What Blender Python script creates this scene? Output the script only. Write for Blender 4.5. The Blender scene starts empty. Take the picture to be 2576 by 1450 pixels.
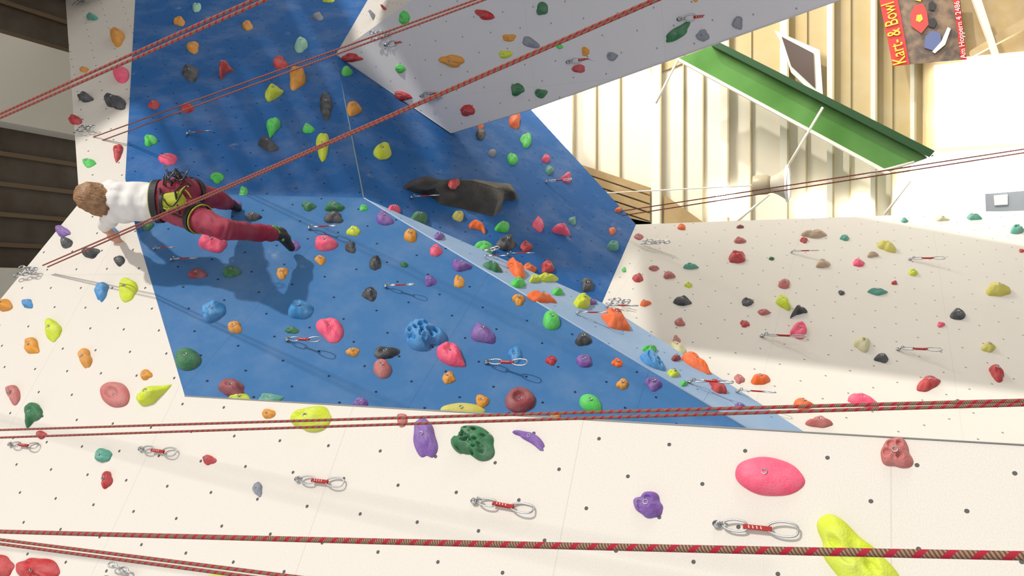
import bpy, bmesh, math, random
from mathutils import Vector, Matrix, noise
random.seed(7)
S=bpy.context.scene
F=2021.0; PITCH=math.radians(25); CAM=Vector((0,0,1.6))
cp,sp=math.cos(PITCH),math.sin(PITCH)
FW=Vector((0,cp,sp)); UP=Vector((0,-sp,cp)); RT=Vector((1,0,0))
def ray(x,y): return FW+RT*((725-y)/F)+UP*((1288-x)/F)
def P(x,y,t): return CAM+ray(x,y)*t
def proj(p):
    q=p-CAM; z=q.dot(FW); return (1288-F*q.dot(UP)/z, 725-F*q.dot(RT)/z, z)
def onY(x,y,Y):
    r=ray(x,y); return CAM+r*(Y/r.y)
# ---------- camera
cd=bpy.data.cameras.new("camera"); cam=bpy.data.objects.new("camera",cd); S.collection.objects.link(cam)
cd.sensor_width=36; cd.lens=36*F/2576; cd.clip_start=0.05
M=Matrix((( -UP.x,RT.x,-FW.x,CAM.x),(-UP.y,RT.y,-FW.y,CAM.y),(-UP.z,RT.z,-FW.z,CAM.z),(0,0,0,1)))
cam.matrix_world=M; S.camera=cam
S.view_settings.view_transform='Standard'
# ---------- materials
MATS={}
def mat(name,col,rough=.6,metal=0,var=0.0,vscale=8,bump=0,bscale=60,emis=None,spec=.5,col2=None):
    if name in MATS: return MATS[name]
    m=bpy.data.materials.new(name); m.use_nodes=True; nt=m.node_tree; b=nt.nodes["Principled BSDF"]
    b.inputs["Base Color"].default_value=(*col,1); b.inputs["Roughness"].default_value=rough
    b.inputs["Metallic"].default_value=metal; b.inputs["Specular IOR Level"].default_value=spec
    if emis: b.inputs["Emission Color"].default_value=(*col,1); b.inputs["Emission Strength"].default_value=emis
    tc=nt.nodes.new("ShaderNodeTexCoord")
    if var>0 or col2:
        n=nt.nodes.new("ShaderNodeTexNoise"); n.inputs["Scale"].default_value=vscale; n.inputs["Detail"].default_value=5
        nt.links.new(tc.outputs["Object"],n.inputs["Vector"])
        r=nt.nodes.new("ShaderNodeValToRGB"); r.color_ramp.elements[0].position=.35; r.color_ramp.elements[1].position=.7
        c2=col2 if col2 else tuple(min(1,c+(0.8-c)*var) for c in col)
        r.color_ramp.elements[0].color=(*col,1); r.color_ramp.elements[1].color=(*c2,1)
        nt.links.new(n.outputs["Fac"],r.inputs["Fac"]); nt.links.new(r.outputs["Color"],b.inputs["Base Color"])
    if bump>0:
        n=nt.nodes.new("ShaderNodeTexNoise"); n.inputs["Scale"].default_value=bscale; n.inputs["Detail"].default_value=3
        nt.links.new(tc.outputs["Object"],n.inputs["Vector"])
        bp=nt.nodes.new("ShaderNodeBump"); bp.inputs["Strength"].default_value=bump; bp.inputs["Distance"].default_value=.01
        nt.links.new(n.outputs["Fac"],bp.inputs["Height"]); nt.links.new(bp.outputs["Normal"],b.inputs["Normal"])
    MATS[name]=m; return m
def wallmat(name,col,dot=.0075,voff=.335,dots=True,chalk=.12,dotcol=(.03,.03,.03),streak=0.0,seamcol=.72):
    m=bpy.data.materials.new(name); m.use_nodes=True; nt=m.node_tree; N=nt.nodes; L=nt.links; b=N["Principled BSDF"]
    b.inputs["Roughness"].default_value=.75; b.inputs["Specular IOR Level"].default_value=.2
    uv=N.new("ShaderNodeUVMap"); uv.uv_map="UVMap"
    PP=.3125
    def vm(op,a,bv=None):
        n=N.new("ShaderNodeVectorMath"); n.operation=op; L.new(a,n.inputs[0])
        if bv is not None: n.inputs[1].default_value=bv
        return n
    def ma(op,a,v=None,c=None):
        n=N.new("ShaderNodeMath"); n.operation=op
        if hasattr(a,'links'): L.new(a,n.inputs[0])
        else: n.inputs[0].default_value=a
        if v is not None:
            if hasattr(v,'links'): L.new(v,n.inputs[1])
            else: n.inputs[1].default_value=v
        return n.outputs[0]
    ds=[]
    for off in (0,.5):
        s=vm('MULTIPLY',uv.outputs[0],(1/PP,1/PP,0)); s=vm('ADD',s.outputs[0],(off+.13,off+.21,0))
        s=vm('FRACTION',s.outputs[0]); s=vm('SUBTRACT',s.outputs[0],(.5,.5,0)); s=vm('LENGTH',s.outputs[0])
        ds.append(s.outputs['Value'])
    d=ma('MINIMUM',ds[0],ds[1]); dotm=ma('LESS_THAN',d,dot/PP)
    sep=N.new("ShaderNodeSeparateXYZ"); L.new(uv.outputs[0],sep.inputs[0])
    v=ma('SUBTRACT',sep.outputs[1],voff); v=ma('PINGPONG',v,.625); sv=ma('LESS_THAN',v,.0022)
    u=ma('ADD',sep.outputs[0],.4); u=ma('PINGPONG',u,1.25); su=ma('LESS_THAN',u,.0018)
    seam=ma('MAXIMUM',sv,su)
    n1=N.new("ShaderNodeTexNoise"); n1.inputs["Scale"].default_value=2.2; n1.inputs["Detail"].default_value=8; n1.inputs["Roughness"].default_value=.65
    L.new(uv.outputs[0],n1.inputs["Vector"])
    r=N.new("ShaderNodeValToRGB"); r.color_ramp.elements[0].position=.45; r.color_ramp.elements[1].position=.8
    r.color_ramp.elements[0].color=(*col,1); r.color_ramp.elements[1].color=(*[min(1,c+(.85-c)*chalk) for c in col],1)
    L.new(n1.outputs["Fac"],r.inputs["Fac"])
    n2=N.new("ShaderNodeTexNoise"); n2.inputs["Scale"].default_value=180; n2.inputs["Detail"].default_value=2; L.new(uv.outputs[0],n2.inputs["Vector"])
    mg=N.new("ShaderNodeMixRGB"); mg.blend_type='MULTIPLY'; mg.inputs[0].default_value=.22
    L.new(r.outputs[0],mg.inputs[1]); L.new(n2.outputs["Fac"],mg.inputs[2])
    mg2=N.new("ShaderNodeMixRGB"); mg2.blend_type='MULTIPLY'; L.new(seam,mg2.inputs[0]); L.new(mg.outputs[0],mg2.inputs[1]); mg2.inputs[2].default_value=(seamcol,)*3+(1,)
    out=mg2.outputs[0]
    n3=N.new("ShaderNodeTexVoronoi"); n3.inputs["Scale"].default_value=2.3; L.new(uv.outputs[0],n3.inputs["Vector"])
    cs=ma('MULTIPLY',n1.outputs["Fac"],.20); 
    mr=N.new("ShaderNodeMapRange"); L.new(ma('SUBTRACT',n3.outputs["Distance"],cs),mr.inputs[0]); mr.inputs[1].default_value=-.06; mr.inputs[2].default_value=.06; mr.inputs[3].default_value=1; mr.inputs[4].default_value=0
    cs3=ma('MULTIPLY',mr.outputs[0],chalk*2.2)
    n4=N.new("ShaderNodeTexNoise"); n4.inputs["Scale"].default_value=14; n4.inputs["Detail"].default_value=6; L.new(uv.outputs[0],n4.inputs["Vector"])
    mr2=N.new("ShaderNodeMapRange"); L.new(n4.outputs["Fac"],mr2.inputs[0]); mr2.inputs[1].default_value=.48; mr2.inputs[2].default_value=.75
    cs4=ma('MULTIPLY',cs3,mr2.outputs[0])
    mg4=N.new("ShaderNodeMixRGB"); L.new(cs4,mg4.inputs[0]); L.new(out,mg4.inputs[1]); mg4.inputs[2].default_value=(.85,.85,.85,1); out=mg4.outputs[0]
    if dots:
        mg3=N.new("ShaderNodeMixRGB"); L.new(dotm,mg3.inputs[0]); L.new(out,mg3.inputs[1]); mg3.inputs[2].default_value=(*dotcol,1); out=mg3.outputs[0]
    L.new(out,b.inputs["Base Color"])
    bp=N.new("ShaderNodeBump"); bp.inputs["Strength"].default_value=.25; bp.inputs["Distance"].default_value=.002
    L.new(n2.outputs["Fac"],bp.inputs["Height"]); L.new(bp.outputs[0],b.inputs["Normal"])
    return m
def sm(o):
    for p in o.data.polygons: p.use_smooth=True
def newobj(name,verts,faces,mats=None,parent=None,smooth=False):
    me=bpy.data.meshes.new(name); me.from_pydata([tuple(v) for v in verts],[],faces); me.update()
    o=bpy.data.objects.new(name,me); S.collection.objects.link(o)
    if mats:
        for m in (mats if isinstance(mats,list) else [mats]): me.materials.append(m)
    if smooth: sm(o)
    if parent: o.parent=parent
    return o
def empty(name,loc=(0,0,0)):
    e=bpy.data.objects.new(name,None); S.collection.objects.link(e); e.location=loc; e.empty_display_size=.1
    bpy.context.view_layer.update(); return e
def adopt(o,e):
    o.parent=e; o.matrix_parent_inverse=Matrix.Translation(-Vector(e.location))
# ---------- planes
def solve(p1,p2,p3):
    A=Matrix(((1,p1[0],p1[1]),(1,p2[0],p2[1]),(1,p3[0],p3[1])))
    return A.inverted()@Vector((1/p1[2],1/p2[2],1/p3[2]))
class Plane:
    def __init__(s,p1,p2,p3):
        s.k=solve(p1,p2,p3); a,b,c=[P(*p) for p in (p1,p2,p3)]
        s.n=(b-a).cross(c-a).normalized(); s.o=a
        if s.n.dot(CAM-a)<0: s.n=-s.n
        s.h=Vector((0,0,1)).cross(s.n).normalized(); s.v=s.n.cross(s.h).normalized()
    def t(s,x,y): return 1/(s.k[0]+s.k[1]*x+s.k[2]*y)
    def pt(s,x,y):
        r=ray(x,y); return CAM+r*((s.o-CAM).dot(s.n)/r.dot(s.n))
nW=Vector((.527,-.85,0)).normalized(); oW=Vector((-.93,3.2,0))
def tW1(x,y):
    r=ray(x,y); return (oW-Vector((0,0,0))).dot(nW)/r.dot(nW)
plW1=Plane((500,700,tW1(500,700)),(1500,1400,tW1(1500,1400)),(500,1400,tW1(500,1400)))
A=(345,590);E=(560,490);D=(915,498)
tA=tW1(*A);tB=tW1(465,997)
plB1=Plane((345,590,tA),(465,997,tB),(1270,912,5.0))
tD=plB1.t(*D)
plB2=Plane((345,590,tA),(D[0],D[1],tD),(500,330,6.85))
tK=plB2.t(845,137)
plB3=Plane((D[0],D[1],tD),(845,137,tK),(1410,455,8.0))
plR1=Plane((845,137,tK),(1135,335,7.8),(1770,35,6.2))
plW3=Plane((845,137,tK),(1035,0,plR1.t(1035,0)),(925,0,plB2.t(925,0)))
plW2=Plane((1600,565,plB3.t(1600,565)),(1515,762,plB3.t(1515,762)),(2320,877,6.05))
plS1=Plane((D[0],D[1],tD),(1885,1082,plB1.t(1885,1082)),(2025,1088,plW2.t(2025,1088)-.03))
plWT=Plane((200,510,tW1(200,510)),(345,590,tA),(340,0,plB2.t(340,0)))
def onfloor(X): # on W1
    Y=(nW.dot(oW)-nW.x*X)/nW.y; return Vector((X,Y,0))
PANELS=[]
def panel(name,pl,poly,m,th=.035):
    pts=[pl.pt(*q) if len(q)==2 else Vector(q) for q in poly]
    n=len(pts); vs=pts+[p-pl.n*th for p in pts]
    fs=[list(range(n)),list(range(2*n-1,n-1,-1))]+[[i,n+i,n+(i+1)%n,(i+1)%n] for i in range(n)]
    o=newobj(name,vs,fs,m)
    bm=bmesh.new(); bm.from_mesh(o.data)
    bm.faces.ensure_lookup_table(); bmesh.ops.recalc_face_normals(bm,faces=bm.faces)
    uv=bm.loops.layers.uv.new("UVMap")
    for f in bm.faces:
        for l in f.loops: l[uv].uv=(l.vert.co.dot(pl.h),l.vert.co.dot(pl.v))
    bm.to_mesh(o.data); bm.free()
    PANELS.append((pl,[proj(p)[:2] for p in pts],name)); return o
mWhite=wallmat("white_panel",(.735,.69,.63),dot=.0085,chalk=.03,dotcol=(.10,.10,.10),seamcol=.85)
mWhite2=wallmat("white_panel_back",(.76,.72,.655),dot=.008,chalk=.03,dotcol=(.25,.24,.22),seamcol=.9)
mGrey=wallmat("white_roof_panel",(.66,.66,.70),dot=.008,chalk=.03,dotcol=(.3,.3,.3),seamcol=.9)
mB1=wallmat("blue_panel_lit",(.058,.185,.42),dot=.0085,chalk=.10,dotcol=(.012,.03,.08),seamcol=.8)
mB2=wallmat("blue_panel_shaded",(.020,.125,.38),dot=.009,chalk=.13,dotcol=(.008,.03,.09),seamcol=.85)  # same blue as the lit overhang, darkened to carry these panels' shade
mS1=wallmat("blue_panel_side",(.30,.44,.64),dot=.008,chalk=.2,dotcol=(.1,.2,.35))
f1=onfloor(-3.0)
panel("climbing_wall_front",plW1,[(-300,1122),(200,510),A,(465,997),(2576,1120),(3700,1186),tuple(f1),(f1.x,f1.y,8.0)],mWhite,.06)
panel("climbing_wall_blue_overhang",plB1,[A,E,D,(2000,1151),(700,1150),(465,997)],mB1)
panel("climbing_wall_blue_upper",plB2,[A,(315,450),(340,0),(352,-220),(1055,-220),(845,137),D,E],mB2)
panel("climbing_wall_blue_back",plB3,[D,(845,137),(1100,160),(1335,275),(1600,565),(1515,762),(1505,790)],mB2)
panel("climbing_wall_white_roof",plR1,[(845,137),(1135,335),(1335,275),(2110,0),(2730,-220),(1340,-220)],mGrey,.08)
panel("climbing_wall_white_corner",plW3,[(845,137),(925,0),(1055,-220),(1340,-220),(1035,0)],mWhite)
panel("climbing_wall_right",plW2,[(1600,565),(1515,762),(1500,900),(1885,1120),(2576,1300),(3000,1300),(2640,528)],mWhite2)
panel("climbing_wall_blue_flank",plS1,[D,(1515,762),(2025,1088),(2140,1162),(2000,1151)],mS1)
panel("climbing_wall_top_band",plWT,[(200,510),A,(315,450),(340,0),(352,-220),(150,-220),(165,0)],mWhite)
def inpoly(x,y,poly):
    c=False;j=len(poly)-1
    for i in range(len(poly)):
        xi,yi=poly[i];xj,yj=poly[j]
        if (yi>y)!=(yj>y) and x<(xj-xi)*(y-yi)/(yj-yi)+xi: c=not c
        j=i
    return c
def find(x,y):
    best=None
    for pl,poly,nm in PANELS:
        if inpoly(x,y,poly):
            t=proj(pl.pt(x,y))[2]
            if best is None or t<best[0]: best=(t,pl)
    if best is None:
        return None
    return best[1]
# ---------- tube helper
def tube(pts,r,seg=8,closed=False,uvl=False):
    vs=[];fs=[];n=len(pts); ref=None; L=0; ls=[]
    for i,p in enumerate(pts):
        a=pts[i-1] if (i>0 or closed) else pts[0]; b=pts[(i+1)%n] if (i<n-1 or closed) else pts[-1]
        d=(b-a).normalized()
        if ref is None: ref=d.orthogonal().normalized()
        ref=(ref-d*ref.dot(d)).normalized(); s=d.cross(ref)
        rr=r[i] if isinstance(r,(list,tuple)) else r
        for k in range(seg):
            q=2*math.pi*k/seg; vs.append(p+(ref*math.cos(q)+s*math.sin(q))*rr)
        if i>0: L+=(p-pts[i-1]).length
        ls.append(L)
    m=n if closed else n-1
    for i in range(m):
        for k in range(seg):
            fs.append([i*seg+k,i*seg+(k+1)%seg,((i+1)%n)*seg+(k+1)%seg,((i+1)%n)*seg+k])
    if not closed:
        fs.append(list(range(seg))[::-1]); fs.append([(n-1)*seg+k for k in range(seg)])
    return vs,fs,ls
def trim(name,pts,r,m):
    vs,fs,_=tube([Vector(p) for p in pts],r,6); newobj(name,vs,fs,m,smooth=True)
mTrimW=mat("trim_pale_blue",(.38,.49,.65)); mTrimC=mat("trim_sealant",(.22,.34,.38))
trim("trim_1",[P(845,140,tK-.005),P(D[0],D[1],tD-.005)],.0055,mTrimC)
trim("trim_2",[P(D[0],D[1],tD),plB1.pt(2000,1151)],.006,mTrimW)
trim("trim_3",[plW1.pt(465,997),plW1.pt(3700,1186)],.004,mat("trim_dark",(.25,.25,.24)))
trim("trim_4",[plR1.pt(845,137),plR1.pt(1135,335),plR1.pt(1335,275),plR1.pt(2730,-220)],.006,mat("trim_grey",(.5,.5,.52)))
# ---------- holds
HC={'k':(.030,.032,.040),'r':(.45,.014,.018),'dr':(.25,.04,.05),'p':(.82,.075,.17),'o':(.64,.26,.012),'O':(.82,.13,.010),'y':(.55,.64,.015),
'g':(.06,.55,.08),'G':(.015,.15,.05),'b':(.035,.24,.55),'v':(.18,.08,.34),'m':(.28,.58,.43),'c':(.62,.58,.34),'w':(.20,.22,.27),'br':(.47,.13,.12),'t':(.46,.33,.22),'te':(.08,.32,.24),'ol':(.57,.51,.09)}
HN={'k':'charcoal','r':'red','dr':'maroon','p':'pink','o':'amber','O':'orange','y':'lime','g':'green','G':'dark_green','b':'blue','v':'purple','m':'mint','c':'cream','w':'grey','br':'rose','t':'tan','te':'teal','ol':'olive'}
def hm(c): return mat("hold_"+HN[c],HC[c],rough=.62,var=.11,vscale=14,bump=.35,bscale=120)
mBolt=mat("hold_bolt_steel",(.35,.35,.36),.35,1); mHole=mat("hold_bolt_hole",(.01,.01,.01),.8)
def hold_geo(pl,x,y,L,W,ang,kind,seed,mh):
    rnd=random.Random(seed)
    c=pl.pt(x,y); a=math.radians(ang)
    ux=Vector((math.cos(a),math.sin(a)))*L/2; vx=Vector((-math.sin(a),math.cos(a)))*W/2
    t=proj(c)[2]
    def inpl(d):
        w=pl.pt(x+d.x*.5,y+d.y*.5)-pl.pt(x-d.x*.5,y-d.y*.5)
        lim=1.9*d.length*t/F
        return w if w.length<lim else w.normalized()*lim
    U=inpl(ux);V=inpl(vx); n=pl.n
    size=min(U.length,V.length); H=size*rnd.uniform(.6,.82)
    if kind=='d': H=size*.45
    if kind=='f': H=size*.62
    big=max(L,W)>70
    NR,NS=(14,40) if not big else (30,84)
    ph=[rnd.uniform(0,6.28) for _ in range(5)]; am=[rnd.uniform(.03,.10),rnd.uniform(.05,.13),rnd.uniform(.02,.08),rnd.uniform(.01,.04)]
    if kind in('d','s'): am=[q*.25 for q in am]
    pk=[(rnd.uniform(-.75,.75),rnd.uniform(-.75,.75),rnd.uniform(.07,.15)) for _ in range(34)] if kind=='P' else []
    if kind=='E': pk=[(rnd.uniform(-.5,.5),rnd.uniform(-.5,.5),rnd.uniform(.15,.22)) for _ in range(4)]
    if kind=='K': pk=[(-.35,-.4,.27),(-.5,.25,.24),(.1,-.55,.2),(.35,.25,.2)]
    rq=rnd.random()
    offx=rnd.uniform(-.4,-.1); offy=rnd.uniform(-.25,.25)
    vs=[];fs=[];mi=[]
    def out(th):
        r=1+am[0]*math.cos(2*th+ph[0])+am[1]*math.cos(3*th+ph[1])+am[2]*math.cos(4*th+ph[2])+am[3]*math.cos(7*th+ph[3])
        return r
    ridge=rnd.uniform(0,3.14); rc_,rs_=math.cos(ridge),math.sin(ridge); rk=rnd.uniform(.1,.35)
    def pos(r,th,extra=0):
        R=out(th)*r; px=R*math.cos(th); py=R*math.sin(th)
        if kind=='c':
            py=py*.55+.75*(px*px-.4)*(1) 
        if kind=='t':
            py*= (1-.55*(px+1)/2)*1.15
        h=(1-max(0,r)**2.6)**.62 if r<1 else 0
        hh=h*H*(1+.25*(-px*.9+py*.2*offy))
        if kind=='d':
            rr=math.hypot(px+.05,py); hh=H*(h*1.15 - 1.0*math.exp(-(rr/.42)**4)*.75)
        if kind in('e','c','t'):
            rr=math.hypot(px-offx,py-offy); hh-=H*.38*math.exp(-(rr/.34)**2)*(1 if rq>.35 else .2)*h
            hh*=1+rk*(abs(px*rc_+py*rs_)*-1.3+.3)
        for (qx,qy,qr) in pk:
            dd=math.hypot(px-qx,py-qy)/qr
            if dd<1.6: hh-=H*.30*math.exp(-dd**4)*(1.3 if kind=='K' else 1)
        q=c+U*px+V*py
        nz=noise.noise(Vector((px*1.6+seed,py*1.6,seed*.37)))*.28+noise.noise(Vector((px*4+seed,py*4,seed*.7)))*.10
        if kind in('s','d'): nz*=.3
        hh+=nz*H*(h if r<1 else 0)
        sh=(U*(-.10)*h*(1 if kind!='d' else 0))*(1)
        return q+sh+n*(max(hh,0)+(-.004 if r>=1 else .0))
    vs.append(pos(0,0))
    for i in range(1,NR+1):
        r=math.sin(i/NR*math.pi/2)
        for k in range(NS): vs.append(pos(r if i<NR else 1.0,2*math.pi*k/NS))
    for k in range(NS): fs.append([0,1+k,1+(k+1)%NS]); mi.append(0)
    for i in range(NR-1):
        for k in range(NS):
            a0=1+i*NS+k;a1=1+i*NS+(k+1)%NS; fs.append([a0,a0+NS,a1+NS,a1]); mi.append(0)
    if max(L,W)>18:
        bc=pos(.0,0); ur=U.normalized(); vr=n.cross(ur); br=min(.0085,size*.17)
        base=len(vs); K=12
        rings=[(br*1.45,-.004),(br*1.4,.0025),(br,.003),(br*.95,-.002)]
        for (rr,hz) in rings:
            for k in range(K):
                q=2*math.pi*k/K; vs.append(bc+(ur*math.cos(q)+vr*math.sin(q))*rr+n*hz)
        for j in range(3):
            for k in range(K):
                fs.append([base+j*K+k,base+j*K+(k+1)%K,base+(j+1)*K+(k+1)%K,base+(j+1)*K+k]); mi.append(1)
        fs.append([base+3*K+k for k in range(K)]); mi.append(2)
    return vs,fs,mi
HOLDS=[]
def H(x,y,w,h,c,ang=0,kind='e'): HOLDS.append((x,y,w,h,ang,c,kind))
_=[H(*q) for q in [
# top band
(233,45,26,22,'te'),(297,97,50,34,'o',95),(307,190,38,50,'p',0,'s'),(213,177,20,16,'o'),(217,248,34,26,'k'),(295,262,48,34,'k'),(192,305,30,24,'r'),(297,388,40,26,'r',100,'t'),(226,412,32,20,'g'),(190,430,50,28,'p',90),
# blue upper
(495,20,32,22,'m',90),(452,55,28,32,'o'),(623,65,26,34,'o'),(800,42,26,28,'w'),(827,2,26,16,'y'),(486,120,32,38,'o'),(757,116,42,32,'m',110),(480,185,42,50,'k'),(567,182,40,34,'r',-40,'c'),(705,160,36,40,'r'),(690,237,50,34,'y',-30,'t'),(748,200,54,42,'o',120),(820,267,76,32,'k',85,'e'),(686,322,48,36,'g',110,'t'),(776,325,28,26,'g'),(812,372,72,38,'y',95,'t'),(674,367,52,26,'k',20),(388,265,28,26,'r'),(472,273,32,28,'r'),(379,355,34,28,'g'),(424,403,46,28,'p'),(547,448,32,26,'g'),(612,485,30,20,'g',90),
# blue back
(872,182,30,26,'g'),(887,146,50,26,'r',0,'t'),(889,275,36,44,'o'),(963,383,42,48,'y'),(1208,320,20,14,'O',90),(1209,340,26,32,'k'),(1294,307,42,30,'O',80),(1323,355,46,28,'g',100),(1238,387,20,22,'w'),(1289,402,28,32,'g'),(1373,401,22,22,'p'),(1382,430,22,24,'te'),(1425,450,26,26,'p'),(1153,545,30,26,'ol'),(1053,553,44,36,'G'),(1200,574,48,34,'O',20,'c'),(1264,574,36,26,'g'),(1354,567,38,24,'p',70),(1413,583,46,26,'p',20,'t'),(1440,557,18,24,'te'),(1555,530,16,14,'O'),(1540,582,16,22,'O'),(1542,622,32,22,'te'),(1477,718,32,32,'k'),(1273,616,48,34,'k'),(1323,622,28,28,'r'),(1217,630,50,34,'g'),
# roof
(968,22,24,18,'r'),(940,42,36,22,'w',100),(1018,45,26,34,'g'),(1222,38,52,26,'r',15,'t'),(1365,22,28,34,'G'),(1281,95,36,18,'o'),(1335,108,46,24,'w',20),(1408,117,16,14,'g'),(1272,137,32,20,'y'),(1138,153,62,30,'o',10),(1007,173,26,22,'g'),(1473,130,20,22,'o'),(1456,173,36,20,'r'),(1540,142,30,20,'w'),(1302,225,34,30,'G'),(1361,235,30,24,'G'),(1015,242,44,26,'r',15,'t'),(1177,278,34,30,'r'),(1705,82,76,28,'G',-35),(1768,90,34,28,'w'),(1856,58,28,32,'w'),(1750,0,14,10,'o'),
# blue overhang
(590,517,34,28,'v'),(637,547,38,20,'k'),(777,520,36,20,'G'),(842,523,46,22,'G'),(915,524,20,16,'g'),(990,530,34,28,'p'),(967,552,46,30,'v',20),(840,550,46,28,'k'),(890,583,32,24,'y'),(882,623,28,28,'k'),(1033,594,34,32,'o'),(1105,597,24,24,'v'),(820,615,62,32,'p'),(537,615,66,42,'p'),(740,619,30,26,'v'),(806,655,26,24,'o'),(710,688,28,30,'o'),(497,690,52,22,'dr'),(583,686,46,26,'G'),(371,568,34,24,'G'),(944,663,32,34,'k'),(1017,667,18,14,'G'),(1097,632,32,28,'p'),(1160,670,46,28,'v'),(1082,708,30,26,'v'),(1155,710,28,32,'o'),(931,741,38,32,'k'),(757,782,66,42,'b'),(537,785,64,46,'b',-20),(591,825,36,30,'o'),(735,832,32,18,'G'),(832,832,66,58,'p',40),(1067,847,96,72,'b',15,'P'),(1137,898,80,56,'p',30,'t'),(888,887,32,22,'o'),(972,889,62,30,'k'),(962,931,46,44,'br',50,'s'),(1215,843,64,44,'v',25),(1297,893,36,38,'b'),(1305,755,32,26,'o'),(1387,908,26,24,'r'),(1387,810,46,42,'g',40,'s'),(1468,856,40,32,'k'),(1470,910,42,30,'v'),(1553,914,30,20,'O'),(1566,968,30,26,'o'),(1644,967,40,34,'v'),(1129,952,32,30,'o'),(1213,1010,34,32,'o'),(1308,1008,78,62,'dr',0,'d'),(1486,1018,62,40,'g',25,'s'),(473,906,66,54,'G',0,'s'),(585,980,70,44,'dr',15),(605,1003,56,20,'y'),(680,1004,66,24,'te'),(908,1015,38,26,'v'),(1165,1033,112,34,'ol',0,'s'),(1398,1046,28,18,'o'),
# flank
(1240,675,46,26,'G',20),(1298,682,58,36,'O',40),(1330,680,36,22,'O'),(1377,675,34,30,'r'),(1375,703,50,22,'y'),(1303,715,38,28,'g'),(1345,705,28,22,'y'),(1402,737,30,20,'g'),(1362,753,72,30,'O',15,'t'),(1465,765,44,34,'y'),(1490,762,20,18,'v'),(1550,792,30,20,'r'),(1548,815,72,38,'O',25),(1635,882,34,22,'g'),(1640,912,72,34,'b',30,'P'),(1705,880,42,26,'c',25),(1750,918,84,34,'O',35,'t'),(1700,903,22,20,'dr'),(1694,942,30,20,'y'),(1720,967,20,14,'g'),(1806,978,52,26,'r',30),
# right wall
(1607,597,22,20,'br'),(1715,573,22,18,'O'),(1862,572,20,10,'dr'),(1861,607,28,20,'br'),(1855,650,46,30,'r',-15),(2050,592,58,24,'t'),(2022,606,20,16,'r'),(2125,600,24,18,'te'),(2232,625,48,26,'ol',15),(2275,557,20,12,'te'),(2370,553,34,14,'c'),(2450,549,38,18,'te'),(2558,582,38,24,'te'),(1605,701,26,26,'r'),(1645,677,26,14,'br'),(1570,680,12,14,'g'),(1683,695,28,20,'br'),(1738,673,36,14,'te'),(1732,718,20,16,'y'),(1941,652,14,10,'G'),(2070,667,36,22,'t'),(2160,664,30,22,'p'),(2195,643,28,16,'t'),(2297,688,24,20,'y'),(1973,716,32,28,'br'),(2250,713,16,12,'r'),(2208,737,46,16,'te'),(2117,738,16,14,'k'),(2510,733,62,38,'ol'),(1971,765,42,28,'y',30),(2010,788,44,26,'k',-15,'c'),(1717,761,42,22,'k'),(1880,763,28,20,'k'),(1922,788,30,14,'br'),(1710,813,26,20,'br'),(1623,765,26,16,'O'),(1874,816,24,18,'r'),(2010,833,44,38,'p',-40),(2410,793,38,34,'k'),(2367,818,20,16,'p'),(2170,868,42,38,'c'),(2218,903,34,24,'k'),(2487,876,34,28,'ol'),(2507,942,46,30,'r',40),(2335,967,62,32,'r',-20),(1702,857,20,22,'br'),(1860,955,26,22,'br'),(1912,958,46,24,'O'),(2172,1012,84,26,'p',12),(2022,1020,52,24,'O'),(2062,1065,62,26,'br'),(1860,1025,30,18,'v'),(2412,1018,30,18,'dr'),(2570,632,14,14,'r'),
# front wall
(150,558,38,22,'G',-20),(158,583,36,26,'v',30),(169,612,26,28,'k'),(105,626,42,40,'y'),(230,637,40,26,'k'),(302,657,24,26,'k'),(287,592,38,30,'b',80),(257,736,52,32,'b',105,'t'),(322,730,56,48,'y',120),(15,770,34,30,'o'),(71,765,24,24,'b'),(135,832,54,38,'y',80),(82,872,42,34,'o',60),(217,905,48,36,'o',90,'t'),(369,944,28,24,'o'),(388,992,82,44,'y',-30,'t'),(36,994,48,32,'br',90),(290,993,78,62,'br',20,'d'),(83,1045,58,46,'G',110,'t'),(105,1095,26,20,'r'),(262,1147,42,32,'te',-20),(527,1158,30,26,'r'),(270,1210,42,26,'r',110),(649,1232,36,24,'w',80),(677,1042,30,26,'o'),(787,1055,98,62,'y',-15),(1012,1058,36,26,'br',90),(1070,1105,104,56,'v',80),(1195,1115,106,82,'G',10,'P'),(1335,1108,96,40,'v',32,'c'),(1633,1272,76,60,'v',20,'E'),(1935,1200,174,96,'p',8,'s'),(2255,1142,82,74,'br',15,'K'),(2150,1405,250,120,'y',42,'E'),(-10,1425,90,60,'r',0,'E'),(100,1440,110,70,'r',20,'E'),(560,1455,80,20,'y')]]
hroot=empty("climbing_holds")
groups={}
for i,(x,y,w,h,ang,c,kind) in enumerate(HOLDS):
    pl=find(x,y)
    if pl is None: continue
    vs,fs,mi=hold_geo(pl,x,y,w,h,ang,kind,i+1,None)
    if max(w,h)>=75:
        o=newobj("climbing_hold",vs,fs,[hm(c),mBolt,mHole],smooth=True)
        for p,m_ in zip(o.data.polygons,mi): p.material_index=m_
    else:
        g=groups.setdefault(c,([],[],[])); b=len(g[0]); g[0].extend(vs); g[1].extend([[b+q for q in f] for f in fs]); g[2].extend(mi)
for c,(vs,fs,mi) in groups.items():
    o=newobj(HN[c]+"_holds",vs,fs,[hm(c),mBolt,mHole],smooth=True,parent=hroot)
    for p,m_ in zip(o.data.polygons,mi): p.material_index=m_
for o in list(bpy.data.objects):
    if o.type=='MESH' and 'hold' in o.name:
        bm=bmesh.new(); bm.from_mesh(o.data); bmesh.ops.recalc_face_normals(bm,faces=bm.faces); bm.to_mesh(o.data); bm.free()
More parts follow.
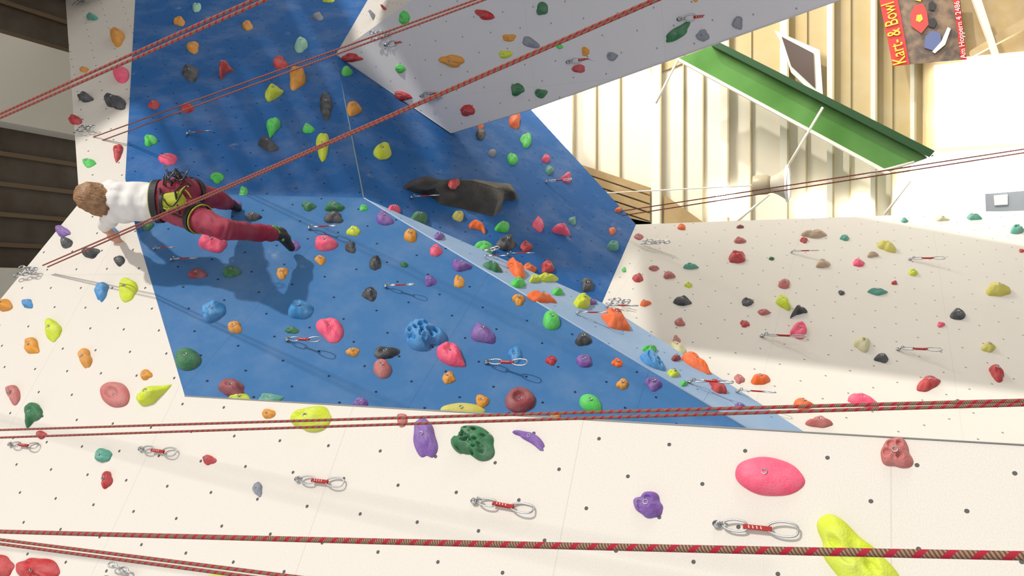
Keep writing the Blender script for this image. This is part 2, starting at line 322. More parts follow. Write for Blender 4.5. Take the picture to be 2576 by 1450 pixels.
# black volume
mVol=mat("volume_black",(.016,.016,.018),.5,var=.05,vscale=6,bump=.4,bscale=40)
vp=[(1005,470),(1030,452),(1058,445),(1072,462),(1130,455),(1190,450),(1240,456),(1290,476),(1310,503),(1268,506),(1262,532),(1240,548),(1205,538),(1160,526),(1110,516),(1085,496),(1040,484)]
def volume(name,pl,vp,hgt,m,centers):
    pts=[pl.pt(*q) for q in vp]; n=len(pts); bm=bmesh.new()
    base=[bm.verts.new(p-pl.n*.01) for p in pts]
    mid=[];
    for i,p in enumerate(pts):
        k=.34+.12*noise.noise(Vector((i*1.3,0,0)))
        mid.append(bm.verts.new(p.lerp(pl.pt(min(max(vp[i][0],1085),1245),500),k)+pl.n*hgt*(.6+.35*noise.noise(Vector((i*.9,2,1))))))
    top=[bm.verts.new(pl.pt(x,y)+pl.n*hgt*z) for x,y,z in centers]
    for i in range(n): bm.faces.new([base[i],base[(i+1)%n],mid[(i+1)%n],mid[i]])
    def near(v): return min(range(len(top)),key=lambda j:(top[j].co-v.co).length)
    idx=[near(v) for v in mid]
    for i in range(n):
        a,b=mid[i],mid[(i+1)%n]; ja,jb=idx[i],idx[(i+1)%n]
        bm.faces.new([a,b,top[ja]])
        if ja!=jb: 
            try: bm.faces.new([b,top[jb],top[ja]])
            except: pass
    bmesh.ops.recalc_face_normals(bm,faces=bm.faces)
    bmesh.ops.subdivide_edges(bm,edges=bm.edges,cuts=2,use_grid_fill=True)
    for v in bm.verts:
        v.co+=pl.n*noise.noise(v.co*6)*.02
    me=bpy.data.meshes.new(name); bm.to_mesh(me); bm.free(); me.materials.append(m)
    o=bpy.data.objects.new(name,me); S.collection.objects.link(o); sm(o); return o
volume("climbing_volume",plB3,vp,.13,mVol,[(1110,488,1.0),(1170,492,1.25),(1235,502,1.0)])
vs,fs,mi=hold_geo(plB3,1127,498,28,24,0,'e',99,None)
off=plB3.n*.135
o=newobj("climbing_hold",[v+off for v in vs],fs,[hm('r'),mBolt,mHole],smooth=True)
# ---------- quickdraws
mSteel=mat("quickdraw_aluminium",(.50,.51,.53),.32,1); mSling=mat("quickdraw_sling_red",(.36,.018,.02),.8); mSlW=mat("quickdraw_sling_stitch",(.7,.55,.5),.8)
def carab(cx,cz0,cz1,w,r,plane='x'):
    pts=[];h=cz0-cz1
    for k in range(28):
        q=2*math.pi*k/28; s=math.sin(q); c=math.cos(q)
        z=(cz0+cz1)/2+h/2*math.copysign(abs(s)**.75,s); ww=w*(1-.34*(s>0)*abs(s)) ; x=cx+ww*math.copysign(abs(c)**.7,c)
        pts.append(Vector((x,0,z)) if plane=='x' else Vector((0,x,z)))
    return tube(pts,r,6,closed=True)[:2]
def quickdraw(x0,y0,x1,lean=0):
    pl=find(x0,y0)
    if pl is None: return
    top=pl.pt(x0,y0)+pl.n*.02
    L=.3
    lo,hi=.05,.9
    for _ in range(30):
        L=(lo+hi)/2
        if proj(top-Vector((0,0,L)))[0]<x1: lo=L
        else: hi=L
    k=L/.30
    vs=[];fs=[];mi=[]
    def add(g,m):
        b=len(vs); vs.extend(g[0]); fs.extend([[b+q for q in f] for f in g[1]]); mi.extend([m]*len(g[1]))
    K=14; pv=[];pf=[]
    for zz in (-.012,-.004):
        for i in range(K):
            q=2*math.pi*i/K; pv.append(Vector((math.cos(q)*.014,zz,math.sin(q)*.018)))
    pf=[list(range(K)),list(range(2*K-1,K-1,-1))]+[[i,K+i,K+(i+1)%K,(i+1)%K] for i in range(K)]
    add((pv,pf),0)
    add(tube([Vector((0,-.02,.0)),Vector((0,.008,0))],.007,6)[:2],0)
    add(tube([Vector((0,-.004,-.015)),Vector((.004,.018,-.025)),Vector((0,.02,-.035)),Vector((0,.006,-.042))],.004,6)[:2],0)
    add(carab(0,-.022,-.115,.021,.0042,'x'),0)
    sv=[];sf=[]
    for z in (-.10,-.205):
        for xx,yy in((-.008,-.005),(.008,-.005),(.008,.006),(-.008,.006)): sv.append(Vector((xx,yy,z)))
    sf=[[0,1,2,3],[7,6,5,4]]+[[i,(i+1)%4,4+(i+1)%4,4+i] for i in range(4)]
    add((sv,sf),1)
    for z in (-.125,-.14,-.155,-.17):
        add(([Vector((-.005,.0070,z)),Vector((.005,.0070,z+.003)),Vector((.005,.0070,z+.007)),Vector((-.005,.0070,z+.004)),
              Vector((-.005,-.0060,z)),Vector((.005,-.0060,z+.003)),Vector((.005,-.0060,z+.007)),Vector((-.005,-.0060,z+.004))],[[0,1,2,3],[4,5,6,7]]),2)
    add(carab(.004,-.19,-.30,.026,.0044,'x'),0)
    o=newobj("quickdraw",vs,fs,[mSteel,mSling,mSlW],smooth=False)
    for p,m_ in zip(o.data.polygons,mi): p.material_index=m_; p.use_smooth=(m_==0)
    nh=Vector((pl.n.x,pl.n.y,0)).normalized(); hh=Vector((0,0,1)).cross(nh)
    R=Matrix((( hh.x,nh.x,0,top.x),(hh.y,nh.y,0,top.y),(0,0,1,top.z),(0,0,0,1)))
    rr=random.Random(int(x0*7+y0)); 
    o.matrix_world=R@Matrix.Rotation(rr.uniform(-.05,.05),4,'Y')@Matrix.Rotation(rr.uniform(-.5,.2),4,'Z')@Matrix.Diagonal((k*1.05,k,k,1))
for q in [(1805,1322,2008),(1196,1262,1342),(752,1208,862),(358,1132,442),(30,1120,92),(722,858,805),(1222,915,1325),(970,724,1043),(778,577,848),(432,657,495),(388,630,438),
 (472,340,530),(1373,460,1437),(1033,500,1103),(1218,650,1275),(1275,643,1342),(1430,155,1512),(1710,48,1820),(972,112,1043),(1062,240,1130),(1450,792,1530),(1525,775,1605),(1732,964,1845),(1852,988,1953),(1916,848,2028),(2258,882,2370),(2288,655,2378),(1990,637,2060)]:
    quickdraw(*q)
def chain(x,y,n,scale=1):
    pl=find(x,y)
    if pl is None: return
    vs=[];fs=[]
    p=pl.pt(x,y)+pl.n*.04
    for s in (-1,1):
        q=p+pl.h*.035*s
        for i in range(n):
            pts=[]
            ax=pl.h if i%2==0 else pl.n
            c=q+Vector((0,0,-.042*scale*i))+pl.h*(-s*.006*i)+pl.n*(.006*math.sin(i*2))
            for k in range(12):
                a=2*math.pi*k/12; pts.append(c+ax*math.cos(a)*.014*scale+Vector((0,0,1))*math.sin(a)*.030*scale)
            g=tube(pts,.0045*scale,5,closed=True); b=len(vs); vs+=g[0]; fs+=[[b+w for w in f] for f in g[1]]
    newobj("anchor_chain",vs,fs,mSteel,smooth=True)
for q in [(205,335,5),(60,690,5),(1620,620,6),(945,90,5),(1080,243,4),(195,15,5),(1535,770,4),(290,1445,4),(1225,640,2)]: chain(*q)
# ---------- ropes
def ropemat():
    m=bpy.data.materials.new("rope_sheath"); m.use_nodes=True; N=m.node_tree.nodes; L=m.node_tree.links; b=N["Principled BSDF"]; b.inputs["Roughness"].default_value=.9; b.inputs["Specular IOR Level"].default_value=.15
    uv=N.new("ShaderNodeUVMap"); uv.uv_map="UVMap"; sep=N.new("ShaderNodeSeparateXYZ"); L.new(uv.outputs[0],sep.inputs[0])
    def ma(op,a,v=None):
        n=N.new("ShaderNodeMath"); n.operation=op; L.new(a,n.inputs[0])
        if v is not None:
            if hasattr(v,'links'): L.new(v,n.inputs[1])
            else: n.inputs[1].default_value=v
        return n.outputs[0]
    a=ma('MULTIPLY',sep.outputs[0],1/.030); s=ma('ADD',a,sep.outputs[1]); f=ma('FRACT',s); red=ma('LESS_THAN',f,.34)
    s2=ma('SUBTRACT',ma('MULTIPLY',a,6),ma('MULTIPLY',sep.outputs[1],3)); f2=ma('FRACT',s2); ww=ma('LESS_THAN',f2,.5)
    r1=N.new("ShaderNodeMixRGB"); L.new(ww,r1.inputs[0]); r1.inputs[1].default_value=(.12,.06,.04,1); r1.inputs[2].default_value=(.28,.18,.12,1)
    r2=N.new("ShaderNodeMixRGB"); L.new(red,r2.inputs[0]); L.new(r1.outputs[0],r2.inputs[1]); r2.inputs[2].default_value=(.34,.02,.04,1)
    L.new(r2.outputs[0],b.inputs["Base Color"]); return m
mRope=ropemat()
def rope(name,strands,r=.005):
    vs=[];fs=[];uvs=[]
    for pts in strands:
        pp=[P(*q) for q in pts]
        out=[]
        n=160
        if len(pp)==2: out=[pp[0].lerp(pp[1],i/n) for i in range(n+1)]
        else:
            a,b,c=pp; b2=b*2-(a+c)/2
            out=[a*(1-s)**2+b2*2*s*(1-s)+c*s*s for s in [i/n for i in range(n+1)]]
        g=tube(out,r,10); b=len(vs); vs+=g[0]; 
        for fi,f in enumerate(g[1]):
            fs.append([b+q for q in f])
            if fi<n*10:
                i=fi//10;k=fi%10; uvs+=[(g[2][i],k/10),(g[2][i],(k+1)/10),(g[2][i+1],(k+1)/10),(g[2][i+1],k/10)]
            else: uvs+=[(0,0)]*10
    o=newobj(name,vs,fs,mRope,smooth=True); l=o.data.uv_layers.new(name="UVMap")
    for i,u in enumerate(uvs): l.data[i].uv=u
rope("climbing_rope",[[(-600,560,4.8),(0,297,3.1),(900,-105,2.1)],[(-600,566,4.9),(0,287,3.2),(900,-116,2.2)]])
rope("climbing_rope",[[(235,345,6.9),(1500,-110,3.4)],[(245,358,6.9),(1500,-104,3.3)]])
rope("climbing_rope",[[(108,668,5.75),(860,342,3.5),(2000,-160,2.4)],[(120,672,5.75),(860,348,3.6),(2000,-150,2.5)]])
rope("climbing_rope",[[(1560,532,7.6),(3000,310,4.6)],[(1565,543,7.6),(3000,318,4.6)]])
rope("climbing_rope",[[(-700,1105,4.9),(1000,1052,2.8),(3400,990,1.6)],[(-700,1126,4.9),(1000,1068,2.9),(3400,995,1.7)]])
rope("climbing_rope",[[(-900,1312,3.8),(1200,1369,1.25),(3400,1388,.72)]])
rope("climbing_rope",[[(-600,1285,3.6),(700,1447,2.0),(1700,1590,1.4)],[(-600,1292,3.7),(650,1455,2.1),(1700,1605,1.5)]])
# ---------- hall
YB=12.0
mHall=mat("hall_wall_cream",(.72,.66,.52),.7,var=.12,vscale=1.2)
mHall2=mat("hall_wall_ochre",(.44,.33,.15),.7,var=.12,vscale=2)
mBeam=mat("hall_beam_cream",(.78,.73,.60),.5)
mBrown=mat("ceiling_brown",(.045,.028,.015),.6,var=.04,vscale=3)
mWood=mat("brown_boards",(.32,.21,.09),.6,col2=(.40,.28,.13),vscale=4)
mGreen=mat("green_steel",(.05,.16,.025),.22,col2=(.10,.25,.06),vscale=1.5)
mGreenD=mat("green_steel_dark",(.010,.055,.012),.35)
mPane=mat("window_daylight",(1,.98,.92),.5,emis=6.0)
mFloor=mat("floor_mat",(.30,.30,.31),.8,var=.1,vscale=2)
def box(name,x0,x1,y0,y1,z0,z1,m,parent=None):
    v=[(x,y,z) for x in(x0,x1) for y in(y0,y1) for z in(z0,z1)]
    return newobj(name,v,[[0,1,3,2],[4,6,7,5],[0,4,5,1],[2,3,7,6],[0,2,6,4],[1,5,7,3]],m,parent)
box("floor",-8,9,-4,12.4,-.2,0,mFloor)
box("wall_back",-8,9,YB,YB+.2,0,10.6,mHall)
CZ=10.6
box("ceiling",-8,9,1,12.2,CZ,CZ+.2,mBrown)
for i in range(40):
    x=-6+i*.34; box("trim_ceiling_board",x,x+.05,1,12,CZ-.05,CZ,mat("ceiling_board_edge",(.11,.07,.035)))
cb=mat("ceiling_beam_cream",(.50,.48,.42),.6)
box("ceiling_beam",1.8,2.75,1,12,CZ-.35,CZ-.01,cb); box("ceiling_beam",-.3,.22,1,12,CZ-.35,CZ-.01,cb); box("ceiling_beam",3.6,4.0,1,12,CZ-.8,CZ-.01,cb)
def zAt(x,Y): return onY(x,725,Y).z
def poly(name,pts,Y,th,m,parent=None):
    f=[onY(x,y,Y) for x,y in pts]; n=len(f); vs=f+[p+Vector((0,th,0)) for p in f]
    return newobj(name,vs,[list(range(n)),list(range(2*n-1,n-1,-1))]+[[i,n+i,n+(i+1)%n,(i+1)%n] for i in range(n)],m,parent)
poly("wall_back_ochre",[(1640,190),(1815,120),(2330,400),(2420,400),(2420,-200),(1500,-200)],11.96,.03,mHall2)
mLip=mat("purlin_lip",(.42,.35,.20))
for (xa,xb) in [(1427,1440),(1640,1660),(1812,1830),(1962,1980),(2080,2094),(2190,2202),(2290,2300)]:
    Y=11.86; z1=zAt(xa,Y);z0=zAt(xb,Y); box("hall_purlin",-3,9,Y,YB,z0,z1,mBeam); box("hall_purlin_lip",-3,9,Y-.006,Y+.03,z0-.025,z0,mLip)
for x in [1500,1560,1720,1770,1890,2030,2140,2245,2325]:
    z=zAt(x,11.93); box("hall_sheet_lap",-3,9,11.93,YB,z,z+.018,mLip)
for i in range(7):
    y0=412+i*22
    poly("brown_boards",[(1455,y0),(1635,min(560,y0+60)),(1635,min(575,y0+78)),(1455,y0+18)],11.9,.05,mWood)
poly("brown_boards",[(1670,490),(1770,560),(1670,562)],11.9,.05,mWood)
# green beam
gb=empty("green_steel_beam",onY(2000,250,11.2))
def gpoly(nm,pts,Y,th,m): o=poly(nm,pts,Y,th,m); adopt(o,gb)
gpoly("web",[(1706,147),(1800,112),(2350,392),(2235,433)],11.2,.12,mGreen)
gpoly("flange_upper",[(1788,113),(1803,103),(2352,380),(2338,396)],11.05,.15,mGreenD)
gpoly("flange_lower",[(1699,149),(1706,145),(2240,433),(2228,436)],11.15,.1,mBeam)
# windows
wn=[[(1300,300),(1424,225),(1424,400),(1330,400)],[(2350,165),(2700,120),(2700,352),(2358,374)],[(2300,400),(2700,350),(2700,560),(2240,560)],[(1800,480),(1825,462),(1845,478),(1850,545),(1800,545)],[(2010,500),(2030,484),(2055,490),(2065,550),(2010,550)],[(2120,515),(2150,495),(2190,505),(2200,548),(2120,548)]]  # third outline is glare on the wall, added as a glowing pane
for i,w in enumerate(wn): poly("window_%d"%(i+1),w,11.83,.08,mPane)
mSash=mat("window_sash",(.7,.66,.56),.5)
poly("trim_window_sill",[(2352,374),(2700,351),(2700,360),(2352,384)],11.78,.08,mSash)
wf=empty("window_7",onY(2010,160,11.7))
adopt(poly("frame",[(1948,76),(2062,126),(2070,238),(2050,240),(1990,182),(1966,108)],11.78,.04,mBeam),wf)
adopt(poly("pane",[(1966,92),(2046,134),(2050,222),(1990,166)],11.76,.03,mat("dark_glass",(.06,.03,.02),.3)),wf)
mTan=mat("timber_tan",(.46,.33,.15),.6,var=.1)
poly("roof_truss",[(2425,-60),(2450,-60),(2515,140),(2500,140)],11.4,.1,mBeam)
poly("roof_truss",[(2600,60),(2600,30),(2440,128),(2445,142)],11.5,.1,mTan)
poly("roof_truss",[(2425,-60),(2700,-60),(2700,118),(2350,150)],11.85,.05,mTan)
for a,b in [((2070,270),(1975,430)),((1850,560),(1935,490)),((1705,150),(1650,260)),((2180,440),(2300,408)),((2225,540),(2290,455))]:
    trim("hall_rod",[onY(*a,10.6),onY(*b,10.6)],.016,mBeam)
# poster
ps=empty("poster",onY(2330,60,11.6))
def pp(nm,pts,Y,m): adopt(poly(nm,pts,Y,.015,m),ps)
pp("sheet",[(2246,165),(2432,150),(2410,-50),(2205,-40)],11.60,mat("poster_dark",(.08,.055,.045),.35,col2=(.26,.17,.10),vscale=9))
pp("red_band",[(2246,166),(2288,162),(2250,-50),(2204,-41)],11.58,mat("poster_red",(.55,.025,.02),.4))
pp("kart_body",[(2292,66),(2318,84),(2336,62),(2332,30),(2322,8),(2300,14),(2290,36)],11.57,mat("poster_kart_red",(.5,.05,.04),.4))
pp("kart_nose",[(2300,0),(2316,4),(2322,-16),(2302,-20)],11.57,mat("poster_yellow",(.7,.5,.05),.4))
pp("kart_driver",[(2325,120),(2350,128),(2368,108),(2366,84),(2346,76),(2328,92)],11.57,mat("poster_blue",(.10,.13,.28),.4))
pp("kart_wheel",[(2336,66),(2350,70),(2358,56),(2350,44),(2338,48)],11.565,mat("poster_black",(.02,.02,.02),.4))
pp("kart_wheel_2",[(2336,24),(2350,26),(2356,12),(2346,2),(2336,8)],11.565,mat("poster_black",(.02,.02,.02),.4))
pp("kart_helmet",[(2304,52),(2314,56),(2322,48),(2318,36),(2306,38)],11.565,mat("poster_yellow",(.7,.5,.05),.4))
pp("track_curb",[(2345,130),(2352,134),(2378,112),(2392,72),(2384,68),(2368,104)],11.565,mat("poster_white",(.7,.65,.62),.4))
pp("red_strip",[(2418,151),(2432,150),(2408,-50),(2392,-50)],11.58,mat("poster_red",(.55,.025,.02),.4))
def text(s,px,py,px2,py2,size,m,wfit):
    cu=bpy.data.curves.new("lettering","FONT"); cu.body=s; cu.size=size; cu.extrude=.003; cu.materials.append(m)
    o=bpy.data.objects.new("lettering",cu); S.collection.objects.link(o)
    a=onY(px,py,11.56); b=onY(px2,py2,11.56); d=b-a; ang=math.atan2(d.z,d.x)
    bpy.context.view_layer.update(); sx=wfit*d.length/max(o.dimensions.x,.01)
    o.matrix_world=Matrix.Translation(a)@Matrix.Rotation(-ang,4,'Y')@Matrix.Rotation(math.pi/2,4,'X')@Matrix.Diagonal((sx,1,1,1))
    o.parent=ps; o.matrix_parent_inverse=Matrix.Translation(-Vector(ps.location)); 
text("Kart- & Bowl",2280,158,2249,6,.225,mat("letter_yellow",(.85,.7,.05),.5),1)
text("Am Hoppern 4 2486",2430,146,2413,2,.085,mat("letter_white",(.8,.75,.72),.5),1)
nb=empty("notice_board",onY(2530,505,11.7)); adopt(poly("board",[(2478,488),(2700,470),(2700,535),(2480,532)],11.79,.035,mat("notice_dark",(.3,.33,.36),.5)),nb)
adopt(poly("sheet",[(2500,492),(2535,489),(2535,515),(2502,517)],11.77,.02,mat("notice_sheet",(.7,.72,.75),.5)),nb)
# high bay lamp
def lathe(name,c,prof,m,seg=40,parent=None):
    vs=[];fs=[]
    for (r,z) in prof:
        for k in range(seg):
            q=2*math.pi*k/seg; vs.append(c+Vector((r*math.cos(q),r*math.sin(q),z)))
    for j in range(len(prof)-1):
        for k in range(seg): fs.append([j*seg+k,j*seg+(k+1)%seg,(j+1)*seg+(k+1)%seg,(j+1)*seg+k])
    o=newobj(name,vs,fs,m,smooth=True)
    if parent: adopt(o,parent)
    return o
lc=onY(1985,462,10.2); lp=empty("high_bay_lamp",lc)
s=.0050
lathe("shade",lc,[(42*s,0),(41*s,5*s),(34*s,14*s),(26*s,26*s),(21*s,38*s),(18*s,42*s)],mat("lamp_shade",(.46,.42,.34),.3),parent=lp)
lathe("rim",lc,[(40*s,0),(45*s,-1*s),(45*s,6*s),(40*s,7*s)],mat("lamp_rim",(.80,.80,.75),.2),parent=lp)
lathe("ballast",lc,[(0,84*s),(22*s,84*s),(24*s,80*s),(24*s,50*s),(18*s,42*s),(0,42*s)],mat("lamp_ballast",(.38,.32,.21),.4),parent=lp)
lathe("lens",lc,[(0,2*s),(39*s,2*s),(39*s,4*s)],mat("lamp_lens",(1,.98,.9),.4,emis=2.0),parent=lp)
lathe("cord",lc,[(.008,84*s),(.008,CZ-lc.z)],mBeam,seg=6,parent=lp)
# ---------- climber
mShirt=mat("shirt_white",(.74,.72,.70),.8,bump=.3,bscale=12); mPants=mat("trousers_maroon",(.27,.010,.04),.8,var=.05,bump=.5,bscale=14)
mSkin=mat("skin",(.58,.30,.20),.5); mHair=mat("hair_brown",(.20,.095,.04),.5,col2=(.38,.21,.10),vscale=30,bump=.5,bscale=60)
mBlk=mat("harness_black",(.013,.013,.016),.6); mLime=mat("chalk_bag_lime",(.40,.42,.025),.7); mShoe=mat("shoe_black",(.018,.018,.02),.5); mShG=mat("shoe_green",(.10,.42,.04),.5)
clm=empty("climber",P(440,505,5.2))
def spheres(prims):
    bm=bmesh.new()
    for (a,b,r0,r1,tag) in prims:
        n=max(2,int((b-a).length/(min(r0,r1)*.35))+1)
        for i in range(n+1):
            s=i/n; M4=Matrix.Translation(a.lerp(b,s))
            bmesh.ops.create_icosphere(bm,subdivisions=2,radius=r0+(r1-r0)*s,matrix=M4)
    return bm
def dseg(p,a,b,r0,r1):
    ab=b-a; l=ab.length_squared; s=max(0,min(1,(p-a).dot(ab)/l)) if l>0 else 0
    return (p-(a+ab*s)).length-(r0+(r1-r0)*s)
def remesh(name,prims,vox,mats,smooth=6,disp=0,dfreq=8):
    bm=spheres(prims); me=bpy.data.meshes.new(name); bm.to_mesh(me); bm.free()
    o=bpy.data.objects.new(name,me); S.collection.objects.link(o)
    m=o.modifiers.new("r",'REMESH'); m.mode='VOXEL'; m.voxel_size=vox; m.use_smooth_shade=True
    m=o.modifiers.new("s",'SMOOTH'); m.iterations=smooth; m.factor=.5
    dg=bpy.context.evaluated_depsgraph_get(); me2=bpy.data.meshes.new_from_object(o.evaluated_get(dg))
    o.modifiers.clear(); o.data=me2
    if disp:
        for v in me2.vertices:
            q=v.co*dfreq; v.co+=v.normal*(noise.noise(Vector((q.x,q.y,q.z*1.8)))*disp+noise.noise(q*2.3)*disp*.4)
    me2.materials.clear()
    for q in mats: me2.materials.append(q)
    if len(mats)>1:
        for p in me2.polygons:
            p.material_index=min(prims,key=lambda s:dseg(p.center,s[0],s[1],s[2],s[3]))[4]
    for p in me2.polygons: p.use_smooth=True
    adopt(o,clm); return o
def pr(a,b,r0,r1,tag): return (P(*a),P(*b),r0,r1,tag)
body=[
 pr((292,534,5.2),(392,527,5.2),.080,.070,0),pr((292,484,5.2),(392,487,5.2),.080,.070,0),pr((285,509,5.2),(392,507,5.2),.105,.098,0),pr((330,509,5.26),(385,507,5.3),.10,.09,0),
 pr((280,476,5.22),(280,545,5.22),.066,.066,0),
 pr((278,550,5.24),(262,566,5.44),.056,.046,0),pr((262,566,5.44),(272,580,5.54),.040,.033,2),pr((272,580,5.54),(284,590,5.62),.033,.026,2),
 pr((278,472,5.26),(268,482,5.5),.056,.046,0),pr((268,482,5.5),(300,505,5.72),.040,.028,2),
 pr((282,508,5.2),(262,503,5.2),.052,.048,2),
 pr((402,487,5.2),(452,480,5.2),.074,.102,1),pr((402,527,5.2),(454,530,5.2),.074,.104,1),pr((405,507,5.2),(458,505,5.22),.097,.098,1),
 pr((455,480,5.24),(540,499,5.58),.102,.070,1),pr((540,499,5.58),(572,512,5.84),.068,.054,1),
 pr((458,532,5.2),(520,560,5.09),.104,.080,1),pr((520,560,5.09),(568,577,5.02),.080,.068,1),pr((568,577,5.02),(610,582,5.15),.066,.062,1),pr((610,582,5.15),(680,588,5.37),.062,.054,1),pr((655,587,5.29),(682,588,5.375),.057,.060,1),
]
bo=remesh("body",body,.011,[mShirt,mPants,mSkin],smooth=5,disp=.012,dfreq=10)
kn=P(568,577,5.02); ax1=(P(568,577,5.02)-P(458,532,5.2)).normalized(); ax2=(P(680,588,5.37)-kn).normalized()
for v in bo.data.vertices:
    for (c0,axx,rad) in ((kn,ax2,.2),(P(650,586,5.27),ax2,.12),(P(490,545,5.14),ax1,.12),(P(370,507,5.2),Vector((0,0,1)),.10)):
        q=v.co-c0; w_=max(0,1-q.length/rad)
        if w_>0: v.co+=v.normal*.007*w_*math.sin(q.dot(axx)*170+noise.noise(v.co*9)*5)
shoes=[pr((683,588,5.38),(706,590,5.46),.046,.050,0),pr((706,590,5.46),(733,624,5.58),.044,.028,0),pr((700,580,5.45),(722,600,5.5),.03,.03,0),
 pr((570,511,5.85),(582,515,5.90),.042,.042,0),pr((582,515,5.9),(600,524,5.93),.038,.026,0)]
remesh("shoes",shoes,.008,[mShoe],smooth=3)
remesh("shoe_strap",[pr((688,570,5.37),(700,585,5.39),.012,.016,0),pr((702,572,5.42),(712,604,5.44),.010,.012,0),pr((566,502,5.80),(576,506,5.83),.012,.012,0)],.006,[mShG],smooth=2)
def hand(c,ax,side,nrm,nm):
    pr_=[]; 
    pr_.append((c-ax*.045-side*.0,c+side*.020,.022,.018,0)); pr_.append((c-ax*.04,c-side*.022,.020,.017,0)); pr_.append((c-ax*.03,c,.022,.019,0))
    for i,(o_,l) in enumerate([(.028,.042),(.010,.048),(-.009,.045),(-.027,.036)]):
        a=c+side*o_; b=a+ax*l*.6+nrm*.006; d=b+(ax*.5+nrm*.8).normalized()*l*.5; e=d+(nrm*.9-ax*.2).normalized()*l*.4
        pr_+= [(a,b,.0095,.009,0),(b,d,.009,.0082,0),(d,e,.0082,.0072,0)]
    a=c-ax*.035+side*.02; b=a+(side*.8+ax*.6).normalized()*.035; d=b+(ax*.7+side*.2+nrm*.6).normalized()*.03
    pr_+=[(a,b,.013,.0105,0),(b,d,.0105,.009,0)]
    remesh(nm,pr_,.0035,[mSkin],smooth=3)
c=P(288,596,5.655); ax=(P(300,615,5.66)-P(284,590,5.62)).normalized(); nr=-plW1.n
sd=ax.cross(nr).normalized(); 
hand(c,ax,-sd,nr,"hand_left")
c=P(305,510,5.75); hand(c,Vector((-.3,.2,.9)).normalized(),Vector((1,0,0)),Vector((0,1,0)),"hand_right")
hc=P(240,500,5.17); up=(P(225,494,5.17)-P(262,505,5.17)).normalized(); fwd=Vector((-.35,.93,-.1)); fwd=(fwd-up*fwd.dot(up)).normalized(); rt=fwd.cross(up).normalized()
def hp(a,b,r0,r1,t=0):
    f=lambda q:hc+rt*q[0]+fwd*q[1]+up*q[2]
    return (f(a),f(b),r0,r1,t)
head=[hp((0,.0,.02),(0,.02,.01),.083,.082),hp((0,.035,-.03),(0,.045,-.075),.062,.040),hp((0,.10,.005),(0,.112,-.03),.010,.014),hp((.076,.0,-.01),(.078,-.004,-.03),.014,.010),hp((-.076,.0,-.01),(-.078,-.004,-.03),.014,.010),hp((-.02,.092,-.058),(.02,.092,-.058),.008,.008),hp((-.03,.082,.022),(.03,.082,.022),.012,.012)]
remesh("head",head,.006,[mSkin],smooth=4)
for sx in(-1,1):
    lathe("eye",hc+rt*.03*sx+fwd*.094+up*.006,[(0.0,.010),(.007,.007),(.010,0),(.007,-.007),(0,-.010)],mat("eye_white",(.8,.8,.8),.2),seg=12,parent=clm)
hair=[hp((0,-.012,.032),(0,-.015,.02),.096,.096),hp((.05,-.02,0),(.062,-.015,-.07),.052,.030),hp((-.05,-.02,0),(-.066,-.015,-.095),.055,.030),hp((0,-.05,0),(0,-.05,-.085),.060,.038),hp((-.03,-.045,-.02),(-.045,-.05,-.11),.05,.024),hp((.03,-.045,-.02),(.035,-.05,-.10),.05,.024),hp((.0,.05,.075),(0,.02,.09),.035,.04),hp((-.07,.01,-.02),(-.085,.03,-.10),.035,.015)]
ho=remesh("hair",hair,.006,[mHair],smooth=3)
for v in ho.data.vertices:
    q=v.co-hc; a=math.atan2(q.dot(rt),q.dot(fwd)); v.co+=v.normal*(.003*math.sin(a*44+noise.noise(v.co*14)*6)+.006*noise.noise(v.co*18))
def band(nm,c,axis,w,a,b,h,m,th=.006):
    axis=axis.normalized(); w=(w-axis*w.dot(axis)).normalized(); d=axis.cross(w); vs=[];fs=[];K=40
    for (off,hz) in ((0,-h/2),(th,-h/2),(th,h/2),(0,h/2)):
        for k in range(K):
            q=2*math.pi*k/K; vs.append(c+w*math.cos(q)*(a+off)+d*math.sin(q)*(b+off)+axis*hz)
    for j in range(4):
        for k in range(K): fs.append([j*K+k,j*K+(k+1)%K,((j+1)%4)*K+(k+1)%K,((j+1)%4)*K+k])
    adopt(newobj(nm,vs,fs,m,smooth=False),clm)
wa=P(392,507,5.2)-P(440,505,5.2)
band("harness_waist_belt",P(400,507,5.21),wa,Vector((1,0,0)),.132,.105,.042,mBlk,.009)
band("harness_belt_trim",P(391,507,5.21),wa,Vector((1,0,0)),.134,.108,.006,mLime,.004)
ta=P(566,577,5.02)-P(458,532,5.2); band("harness_leg_loop_left",P(497,549,5.13),ta,Vector((1,0,0)),.094,.094,.034,mBlk,.008)
band("harness_leg_trim_left",P(505,552,5.12),ta,Vector((1,0,0)),.092,.092,.007,mLime,.007)
ta=P(540,499,5.58)-P(455,480,5.24); band("harness_leg_loop_right",P(480,486,5.34),ta,Vector((1,0,0)),.100,.100,.034,mBlk,.008)
for a,b in [((402,490,5.10),(485,520,5.07)),((402,525,5.10),(487,560,5.07)),((402,540,5.12),(402,474,5.12))]:
    g=tube([P(*a),P((a[0]+b[0])/2,(a[1]+b[1])/2,5.05),P(*b)],.007,6); adopt(newobj("harness_strap",g[0],g[1],mBlk,smooth=True),clm)
remesh("chalk_bag",[pr((420,512,5.05),(450,507,5.05),.046,.050,0),pr((422,500,5.05),(448,496,5.05),.036,.040,0)],.008,[mLime],smooth=4,disp=.004)
band("chalk_bag_rim",P(411,510,5.05),wa,Vector((1,0,0)),.052,.046,.020,mBlk,.006)
g=tube([P(452,540,5.03),P(440,480,5.0),P(455,470,5.03)],.008,6); adopt(newobj("chalk_bag_strap",g[0],g[1],mBlk,smooth=True),clm)
gv=[];gf=[]
rg=random.Random(3)
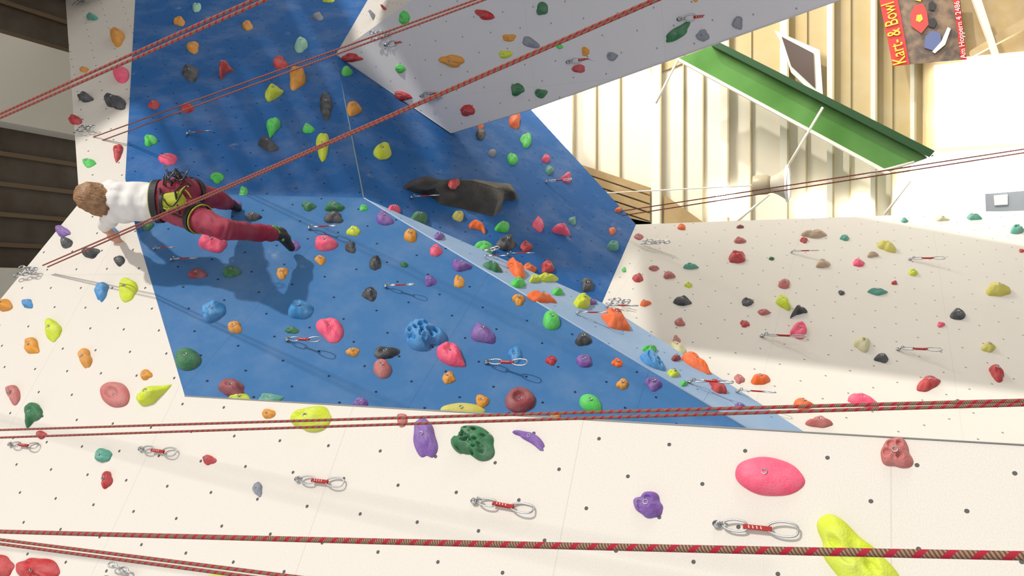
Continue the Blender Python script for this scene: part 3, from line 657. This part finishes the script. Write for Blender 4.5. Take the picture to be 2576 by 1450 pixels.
for i in range(14):
    c=P(412+i*4.5,458-rg.uniform(0,24),5.10+rg.uniform(-.03,.05)); d1=Vector((rg.uniform(-1,1),rg.uniform(-1,1),rg.uniform(-1,1))).normalized(); d2=d1.orthogonal().normalized()
    g=tube([c+d1*.038*math.cos(q*math.pi/9)+d2*.020*math.sin(q*math.pi/9) for q in range(18)],.0055,6,closed=True); b=len(gv); gv+=g[0]; gf+=[[b+w for w in f] for f in g[1]]
adopt(newobj("harness_gear",gv,gf,mat("gear_dark_metal",(.10,.10,.11),.35,.8),smooth=True),clm)
for s in range(3):
    pts=[P(405+q*8+s*6,490+30*math.sin(q*.5+s)+s*8,5.0+.01*s) for q in range(9)]
    g=tube(pts,.004,6); adopt(newobj("harness_cord",g[0],g[1],mLime if s else mBlk,smooth=True),clm)
# ---------- light
sun=bpy.data.lights.new("floodlight","SUN"); sun.energy=2.5; sun.angle=math.radians(1.8); sun.color=(1,.96,.88)
so=bpy.data.objects.new("floodlight",sun); S.collection.objects.link(so); so.location=(6,0,6)
d=Vector((-.75,.50,-.36)); so.rotation_euler=d.to_track_quat('-Z','Y').to_euler()
# unseen blockers added right of the frame: panels and slats shape shade and streaks
dn=d.normalized()
blocker_root=empty("light_blockers",(5,2,3))
mBlocker=mat("blocker_white",(.8,.77,.7),.7)
def shade(name,pl,pts,s,th=.04):
    f=[pl.pt(*q)-dn*s for q in pts]; n=len(f); vs=f+[p-dn*th for p in f]
    adopt(newobj(name,vs,[list(range(n)),list(range(2*n-1,n-1,-1))]+[[i,n+i,n+(i+1)%n,(i+1)%n] for i in range(n)],mBlocker),blocker_root)
shade("edge_blocker",plW2,[(1640,868),(2700,1006),(2700,640),(1560,440)],4.6)
shade("side_blocker",plB3,[(1120,480),(1400,680),(1560,700),(1640,560),(1300,200),(1100,200)],5.0)
sl=.52
for (xa,xb) in [(350,402),(415,478),(487,566),(576,656),(666,745),(754,856),(868,985)]:
    y0,y1=-150,492
    shade("slat_blocker",plB2,[(xa+(y0-250)*sl,y0),(xb+(y0-250)*sl,y0),(xb+(y1-250)*sl,y1),(xa+(y1-250)*sl,y1)],4.6)
def area(nm,loc,tgt,e,sz,col=(1,.95,.85)):
    l=bpy.data.lights.new(nm,"AREA"); l.energy=e; l.size=sz; l.color=col; o=bpy.data.objects.new(nm,l); S.collection.objects.link(o); o.location=loc
    o.rotation_euler=(Vector(tgt)-Vector(loc)).to_track_quat('-Z','Y').to_euler()
area("back_wall_fill",(5.5,8.5,6),(3.5,12,2.5),380,2)  # unseen fill added to brighten the back wall
area("right_wall_fill",(5.2,5.2,2.2),(0.2,7.2,1.2),150,2.5,(1,.96,.88))  # unseen soft fill added to lift the shaded right wall
w=bpy.data.worlds.new("world"); S.world=w; w.use_nodes=True; bg=w.node_tree.nodes["Background"]; bg.inputs[0].default_value=(1,.98,.96,1); bg.inputs[1].default_value=1.0
